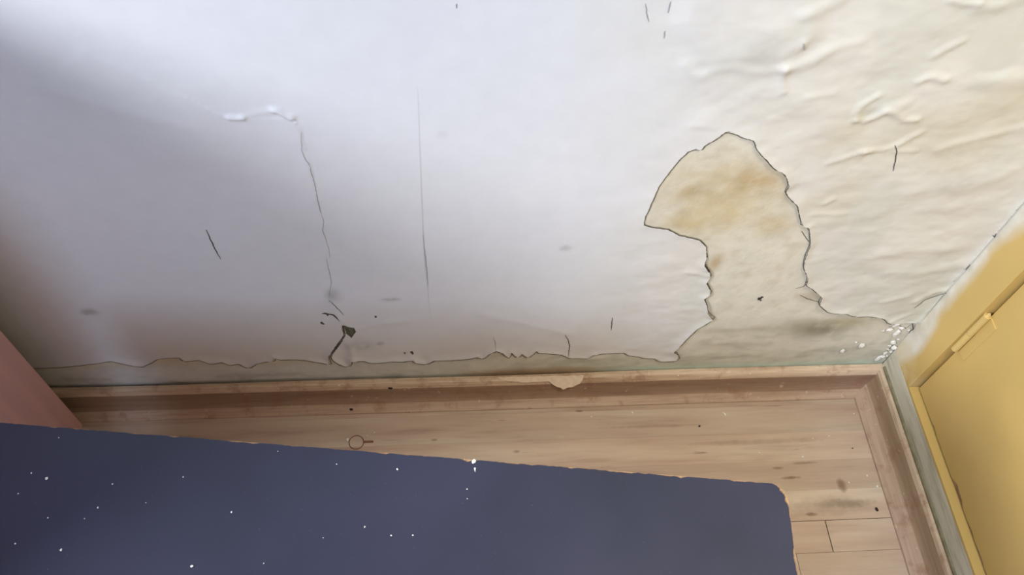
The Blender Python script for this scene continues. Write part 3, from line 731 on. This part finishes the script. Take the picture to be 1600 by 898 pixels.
# ================================================================== SKIRTING
PROF = [(0.0, .0655), (.006, .0670), (.011, .0655), (.0155, .0600), (.0180, .0530), (.0186, .0460),
        (.0184, .040), (.0190, .032), (.0205, .024), (.0230, .017), (.0275, .0115), (.0330, .0080), (.0390, .0050), (.0430, .0030), (.0440, .0004), (0, .0004)]
PROF_R = [(0.0, .0660), (.003, .0670), (.008, .0655), (.0120, .0590), (.0130, .0450), (.0145, .0330), (.0170, .0250), (.0205, .0205), (.0250, .0150), (.0330, .0098), (.0400, .0060), (.0434, .0040), (.0440, .0004), (0, .0004)]
def skirting(name, axis, label):
    bm = bmesh.new(); rows = []
    n = 60; r = random.Random(5)
    PR, c0, c1 = (PROF, 4, 9) if axis == 'x' else (PROF_R, 3, 6)
    for i in range(n + 1):
        row = []
        for d, z_ in PR:
            if axis == 'x':
                t = XL + (XR - XL) * i / n
                gap = .0042 * (1 - smooth(-0.1, .55, t)) + .0004 + .0010 * math.sin(t * 9.0)* (1 - float(smooth(.2, .6, t)))
                row.append(bm.verts.new((t, YW - .0008 - max(float(gap), 0) * (1 if d < .012 else .3) - d, z_)))
            else:
                t = YW - .001 + (YN - YW + .001) * i / n
                row.append(bm.verts.new((XR - .0006 - d, t, z_)))
        rows.append(row)
    for i in range(n):
        for k in range(len(PR)):
            q = (k + 1) % len(PR)
            fc = bm.faces.new((rows[i][k], rows[i][q], rows[i + 1][q], rows[i + 1][k]))
            fc.material_index = 1 if c0 <= k <= c1 else (2 if c1 < k <= c1 + 5 else 0)        # darker cove, mid-brown toe
    bm.faces.new(rows[0]); bm.faces.new(rows[-1][::-1])
    bmesh.ops.recalc_face_normals(bm, faces=bm.faces[:])
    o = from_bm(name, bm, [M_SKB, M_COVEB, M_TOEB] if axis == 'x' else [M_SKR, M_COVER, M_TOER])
    for p in o.data.polygons: p.use_smooth = len(p.vertices) == 4
    o.data.set_sharp_from_angle(angle=math.radians(40))
    return tag(o, label, 'skirting', kind='structure')
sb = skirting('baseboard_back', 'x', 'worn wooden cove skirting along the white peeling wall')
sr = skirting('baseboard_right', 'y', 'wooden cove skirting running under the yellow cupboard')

# ================================================================== FLOOR
fl = box('floor', XL, XR + .1, YN, YW + .05, -.05, -.004, M_GRIME)
tag(fl, 'wood laminate strip floor', 'floor', kind='structure')
SW = 0.0582; SEAM = 0.4672
def plank(x0, x1, y0, y1):
    o = box('plank', x0, x1, y0, y1, -.004, 0.0, M_FLOOR, fl)
    return o
rp = random.Random(12)
first_breaks = {-1: [-1.2, -.35, .69], -2: [-1.6, -.7, .1, .62], 0: [-1.5, -.75], 1: [-1.5, -.75], 2: [-1.5, -.75], 3: [-1.5, -.75], 4: [-1.3]}
for k in range(-36, 5):
    y0 = SEAM + k * SW; y1 = y0 + SW
    g = .0006 if k == -1 else .00008
    y1 = min(y1, YW - .004)
    br = first_breaks.get(k)
    if br is None:
        br = []; xx = XL + rp.uniform(.1, .8)
        while xx < XR: br.append(xx); xx += rp.uniform(.55, .95)
    xs_ = [XL] + br + [XR + .01]
    for a, b in zip(xs_[:-1], xs_[1:]):
        plank(a + .0004, b - .0004 - (.0012 if (k == -1 and abs(b - .69) < .01) else 0), y0 + (g if k != 0 else .0006), y1 - g)

# ================================================================== TABLE
ta = -.11946
ux, uy = math.cos(ta), math.sin(ta)          # along the far edge
far = [(-0.4952, 0.4295), (0.3654, 0.3252)]
# far edge line through both points; right end from the photograph's right edge
fr = Vector((far[1][0], far[1][1], 0)); ud = Vector((ux, uy, 0)); nd = Vector((uy, -ux, 0))    # nd points towards the viewer
redge = [(0.3726, 0.2557)][0]
Lr = (Vector((redge[0], redge[1], 0)) - fr).dot(ud)
TW, TD = 0.985, 0.58
tbl = empty('table', tuple(fr + ud * Lr), ta)        # local origin: far right corner, x along edge, y back into the wall
tag(tbl, 'dark blue laminate table with rounded corner and white specks', 'table')
def rounded(w, d, r, n=8, inset=0.0, nib=0.0, seed=2):
    rr = random.Random(seed); pts_ = []
    for cx, cy, a0 in ((-r, -r, 0), (-w + r, -r, 90), (-w + r, -d + r, 180), (-r, -d + r, 270)):
        for i in range(n + 1):
            a = math.radians(a0 + 90 * i / n); pts_.append((cx + (r - inset) * math.cos(a), cy + (r - inset) * math.sin(a)))
    if nib:
        P = densify(pts_, .004, 0, True); out = []
        for i, (px, py) in enumerate(P):
            k = nib * (vnoise(np.array([px * 90 + 50]), np.array([py * 90 + 50]), 3)[0] ** 3) + nib * .5 * rr.random() ** 3
            for (qx, qy, qr, qa) in NIBS: k += qa * math.exp(-(((px - qx) ** 2 + (py - qy) ** 2) / qr ** 2))
            cx, cy = -w / 2, -d / 2
            vx = 1 if px > -r * .3 else (-1 if px < -w + r * .3 else 0); vy = 1 if py > -r * .3 else (-1 if py < -d + r * .3 else 0)
            if not (vx or vy): vx, vy = (1 if px > cx else -1) * .7, (1 if py > cy else -1) * .7
            out.append((px - vx * k, py - vy * k))
        pts_ = out
    return pts_
NIBS = [(-.006, -.010, .006, .0045), (-.0005, -.02, .004, .003), (-.36, 0, .004, .003), (-.352, 0, .003, .002), (-.12, 0, .004, .0015), (-.60, 0, .006, .001), (-.06, 0, .004, .0012)]
def slab(name, pts_, z0, z1, mat, parent):
    bm = bmesh.new(); t_ = [bm.verts.new((p[0], p[1], z1)) for p in pts_]; b_ = [bm.verts.new((p[0], p[1], z0)) for p in pts_]
    bm.faces.new(t_); bm.faces.new(b_[::-1])
    for i in range(len(pts_)):
        j = (i + 1) % len(pts_); bm.faces.new((t_[i], b_[i], b_[j], t_[j]))
    bmesh.ops.recalc_face_normals(bm, faces=bm.faces[:])
    return from_bm(name, bm, mat, parent)
slab('table_board', rounded(TW, TD, .020), TZ - .022, TZ - .0012, M_CORE, tbl)['label'] = 'brown chipboard edge'
slab('table_laminate', rounded(TW, TD, .020, 8, .0004, .0016), TZ - .0011, TZ, M_TOP, tbl)['label'] = 'dark blue laminate sheet'
for lx_, ly_ in ((-.06, -.06), (-TW + .06, -.06), (-.06, -TD + .06), (-TW + .06, -TD + .06)):
    box('leg', lx_ - .02, lx_ + .02, ly_ - .02, ly_ + .02, 0, TZ - .0225, M_LEG, tbl, .003)
box('apron', -TW + .08, -.08, -.07, -.052, TZ - .09, TZ - .0225, M_LEG, tbl, .002)
box('apron', -TW + .08, -.08, -TD + .052, -TD + .07, TZ - .09, TZ - .0225, M_LEG, tbl, .002)

# ================================================================== CABINET
CX, CYB, CW, CDP, CH = -.675, .704, .60, .60, 1.07
cab = empty('cabinet', (CX - CW / 2, CYB - CDP / 2, 0))
tag(cab, 'pinkish wood cabinet standing against the skirting at the left', 'cabinet')
def cbox(name, x0, x1, y0, y1, z0, z1, mat, par=None, bev=.001):
    # coordinates from the cabinet's back right floor corner: x to the left is negative, y towards the viewer is negative
    o = box(name, x0 + CW / 2, x1 + CW / 2, y0 + CDP / 2, y1 + CDP / 2, z0, z1, mat, par or cab, bev)
    return o
cbox('side_panel', -.018, 0, -CDP, 0, 0, CH - .022, M_PINK)
cbox('side_panel', -CW, -CW + .018, -CDP, 0, 0, CH - .022, M_PINK)
cbox('back_panel', -CW + .018, -.018, -.008, 0, .06, CH - .022, M_PINKD)
cbox('cabinet_top', -CW - .004, 0, -CDP - .008, 0, CH - .022, CH, M_PINK)
cbox('cabinet_bottom', -CW + .018, -.018, -CDP + .02, -.008, .06, .078, M_PINK)
cbox('toe_kick', -CW + .018, -.018, -CDP + .05, -CDP + .066, 0, .06, M_PINK)
for x0, x1, kx in ((-CW + .002, -CW / 2 - .001, -CW / 2 - .04), (-CW / 2 + .001, -.002, -CW / 2 + .04)):
    dd = cbox('cabinet_door', x0, x1, -CDP - .018, -CDP - .0005, .064, CH - .026, M_PINK)
    cyl('knob', (kx + CW / 2, -CDP / 2 - .040, .62), (kx + CW / 2, -CDP / 2 - .018, .62), .012, M_KNOB, dd, 16, .007)

# ================================================================== DEBRIS
def lump(name, seed, flat=0.5, long=1.0):
    r = random.Random(seed); bm = bmesh.new(); bmesh.ops.create_icosphere(bm, subdivisions=1, radius=1)
    for v in bm.verts:
        v.co *= r.uniform(.5, 1.25); v.co.x *= long; v.co.z *= flat
    zmin = min(v.co.z for v in bm.verts)
    for v in bm.verts: v.co.z -= zmin
    me = bpy.data.meshes.new(name); bm.to_mesh(me); bm.free(); return me
white_l = [lump('paint_speck', s, .45) for s in range(4)]
crumb_l = [lump('plaster_crumb', 40 + s, .4, 1.0 + .5 * (s % 2)) for s in range(5)]
white_long = lump('paint_speck', 9, .4, 2.6)
dark_l = [lump('dark_speck', 20 + s, .45, 1.3) for s in range(3)]
for me in white_l + crumb_l + [white_long]: me.materials.append(M_CRUMB)
for me in dark_l: me.materials.append(M_GRIT)
rd = random.Random(99)
def speck(me, name, loc, s, label, group, rz=None, cat='debris'):
    o = bpy.data.objects.new(name, me); COL.objects.link(o)
    o.location = loc; o.scale = (s, s, s); o.rotation_euler = (0, 0, rd.uniform(0, 6.3) if rz is None else rz)
    return tag(o, label, cat, group)
# on the table top
tp = [(-0.4286, 0.3600), (-0.3972, 0.2826), (-0.2626, 0.2598), (-0.3691, 0.3259), (-0.3590, 0.3516), (-0.2861, 0.3567), (-0.2295, 0.3154), (-0.0886, 0.2937), (-0.0604, 0.2833), (-0.0378, 0.2830), (-0.0551, 0.3569), (-0.1220, 0.3653), (0.0213, 0.3311), (0.0210, 0.3203), (-0.4466, 0.3672), (-0.4545, 0.3447), (-0.4177, 0.3169), (-0.4440, 0.2911), (-0.4271, 0.4072), (-0.1906, 0.2599), (-0.3804, 0.3147), (-0.1875, 0.3828), (-0.3205, 0.3295), (-0.1316, 0.2839)]
ts = [2.6, 2.2, 2.4, 1.6, 1.4, 1.3, 1.6, 1.7, 1.5, 1.5, 1.8, 1.2, 1.3, 1.0, 1.3, 1.3, 1.2, 1.4, 1.0, 1.1, 1.0, .9, .9, .9]
BIGT = {0: 'biggest white paint speck at the left end of the dark table', 1: 'oblong white speck low at the left of the dark table',
        2: 'bright white speck lowest in view on the dark table', 10: 'round white speck on the table just left of the edge crumb'}
for i, ((px, py), s) in enumerate(zip(tp, ts)):
    speck(white_l[i % 4], 'paint_speck', (px, py, TZ), s * .00075,
          BIGT.get(i, 'tiny white paint speck lying on the dark blue table top'), 'paint specks on the table')
c0 = [(0.0295, 0.3628)][0]
speck(white_l[2], 'paint_crumb', (c0[0], c0[1], TZ), .0030, 'largest white paint crumb on the far edge of the dark table', None)
c1 = [(0.0306, 0.3537)][0]
speck(white_long, 'paint_streak', (c1[0], c1[1], TZ), .0013, 'thin pale paint streak just below the big crumb on the table edge', None, math.radians(95))
# on the floor
fp = [(0.5683, 0.7130), (0.3619, 0.6935), (0.2805, 0.6880), (0.6784, 0.5905), (0.5953, 0.6013), (0.7417, 0.6318), (0.7877, 0.7173), (0.8054, 0.6774), (0.7932, 0.5489), (0.8079, 0.5269), (0.7544, 0.5365), (-0.1495, 0.6636), (-0.1361, 0.6689), (0.7084, 0.6276)]
fs = [3.0, 1.9, 1.4, 2.3, 1.6, 1.5, 1.5, 1.7, 2.0, 2.6, 1.7, 1.6, 1.2, 1.2]
BIGF = {0: 'biggest white paint speck on the floor, just above the long sliver', 9: 'white paint speck in the joint between floor and right skirting'}
for i, ((px, py), s) in enumerate(zip(fp, fs)):
    speck(white_l[i % 4], 'paint_speck', (px, py, 0), s * .00125 if i else .0032, BIGF.get(i, 'tiny white paint speck fallen on the laminate floor'), 'paint specks on the floor')
q = [(0.5443, 0.6847)][0]
speck(white_long, 'paint_sliver', (q[0], q[1], 0), .0026, 'long white paint sliver lying on the floor below the skirting', None, math.radians(-50))
q = [(-0.1868, 0.6565)][0]
speck(white_l[1], 'paint_crumb', (q[0], q[1], 0), .0040, 'round white paint crumb on the floor beside the brown ring', None)
for (px, py), s, lab in zip([(0.7931, 0.4830), (0.4898, 0.6607), (0.7818, 0.6051)], (.0034, .0020, .0014),
        ('black grit crumb on the floor near the right skirting', 'small dark grit speck in the middle of the floor strip', 'tiny dark grit speck on the floor below the skirting corner')):
    speck(dark_l[0], 'grit_speck', (px, py, 0), s, lab, None)
# on the skirting: local surface of the moulding at distance d from the wall
def prof_z(d):
    for (a, za), (b, zb) in zip(PROF[:-2], PROF[1:-1]):
        if a <= d <= b and b > a: return za + (zb - za) * (d - a) / (b - a)
    return 0
sk = [((549,634), .035, .0034, dark_l[1], 'dark_speck', 'dark oval grit speck on the lower flare of the back skirting'),
      ((610,610), .0175, .0034, dark_l[2], 'dark_speck', 'dark grit speck on the rounded lip of the back skirting')]
SKP = {549: [(-0.1806, 0.7224)][0], 610: [(-0.1036, 0.0178)][0]}
for (pp, d, s, me, nm, lab) in sk:
    px = SKP[pp[0]]
    speck(me, nm, (px[0], YW - .001 - d - .002, prof_z(d) - .0008), s, lab, None, 0)
for (px, py), s, lab in zip([(-0.1988, 0.0119), (0.0621, 0.0138), (0.4469, 0.0105), (0.5886, 0.0096)], (.0034, .0022, .0018, .0018),
        ('white paint crumb on the back skirting lip below the open crack', 'small white paint crumb on the middle of the skirting lip',
         'tiny white paint crumb on the skirting lip below the bare patch', 'tiny white paint crumb on the skirting lip nearest the corner')):
    speck(white_l[0], 'paint_crumb', (px, YW - .001 - .013, prof_z(.013) - .0006), s, lab, None)

# pale flake of paint hanging over the skirting lip
FLK = [(0.0962, 0.0050), (0.1497, 0.0052), (0.2109, 0.0055), (0.2626, 0.0056), (0.2601, 0.0123), (0.2551, 0.0176), (0.2397, 0.0225), (0.2304, 0.0233), (0.2230, 0.0260), (0.2181, 0.0230), (0.2065, 0.0198), (0.1949, 0.0128), (0.1741, 0.0134), (0.1496, 0.0138), (0.1253, 0.0113), (0.1083, 0.0091)]
# flake coordinates: x along the skirting, second value = distance from the wall measured down the sloping lip
def flake_pt(xx, d, off):
    return (xx, YW - .006 - d, .0690 - .95 * max(d - .004, 0) * .85 + off)
bm = bmesh.new(); FD = densify(FLK, .006, .0006, True, 8)
tv = [bm.verts.new(flake_pt(a, d, .0018)) for a, d in FD]; bv = [bm.verts.new(flake_pt(a, d, .0002)) for a, d in FD]
bm.faces.new(tv); bm.faces.new(bv[::-1])
for i in range(len(tv)):
    j = (i + 1) % len(tv); bm.faces.new((tv[i], bv[i], bv[j], tv[j]))
bmesh.ops.triangulate(bm, faces=[f for f in bm.faces if len(f.verts) > 4])
bmesh.ops.recalc_face_normals(bm, faces=bm.faces[:])
tag(from_bm('paint_flake', bm, M_CHIP), 'large pale pinkish paint flake hanging over the back skirting lip', 'paint flake')

# rusty ring with a short tab on the floor
rc = [(-0.1688, 0.6507), (-0.1378, 0.6483)]
bm = bmesh.new(); R0, r0, nn, mm_ = .0135, .0008, 36, 6
vv = [[bm.verts.new(((R0 + r0 * math.cos(2 * math.pi * b / mm_)) * math.cos(2 * math.pi * a / nn), (R0 + r0 * math.cos(2 * math.pi * b / mm_)) * math.sin(2 * math.pi * a / nn), r0 + r0 * math.sin(2 * math.pi * b / mm_))) for b in range(mm_)] for a in range(nn)]
for a in range(nn):
    for b in range(mm_):
        bm.faces.new((vv[a][b], vv[(a + 1) % nn][b], vv[(a + 1) % nn][(b + 1) % mm_], vv[a][(b + 1) % mm_]))
ringo = empty('metal_ring', (rc[0][0], rc[0][1], 0)); tag(ringo, 'small brown ring with a short tab lying on the floor by the table', 'ring')
from_bm('ring_loop', bm, M_RING, ringo, True)
box('ring_tab', R0 - .0005, R0 + .018, -.0018, .0022, .0002, .0022, M_RING, ringo, .0008)

# crumbled plaster in the corner
crumb_px = [(0.8216, 0.2216), (0.8184, 0.2127), (0.8136, 0.2015), (0.8055, 0.1950), (0.8352, 0.2052), (0.8533, 0.1952), (0.8325, 0.1868), (0.8484, 0.1625), (0.8448, 0.1482), (0.8415, 0.1386), (0.8541, 0.1331), (0.8456, 0.1236), (0.8447, 0.1111), (0.8554, 0.1131), (0.8438, 0.0984), (0.8544, 0.0979), (0.8404, 0.0884), (0.8614, 0.1253), (0.7849, 0.1413), (0.7696, 0.1542), (0.7544, 0.1231), (0.8329, 0.2234)]
for i, (px, pz) in enumerate(crumb_px):
    o = speck(crumb_l[i % 5], 'plaster_crumb', (min(px, XR - .004), YW - .0005, pz), (.0066, .0042, .0080, .0034)[i % 4],
              'white plaster crumb clinging to the crumbled wall corner above the skirting', 'plaster crumbs in the corner', cat='plaster')
    o.rotation_euler = (math.radians(90), rd.uniform(0, 6), 0)
dots = [(0.5343, 0.3135), (0.5375, 0.3174), (0.5384, 0.3073)]
for (px, pz), s in zip(dots, (.0040, .0028, .0020)):
    o = speck(dark_l[1], 'dark_spot', (px, YW - .0003, pz), s, 'small black mould spot in the middle of the bare plaster patch', 'black spots on the bare plaster', cat='mould')
    o.rotation_euler = (math.radians(90), .8, 0)
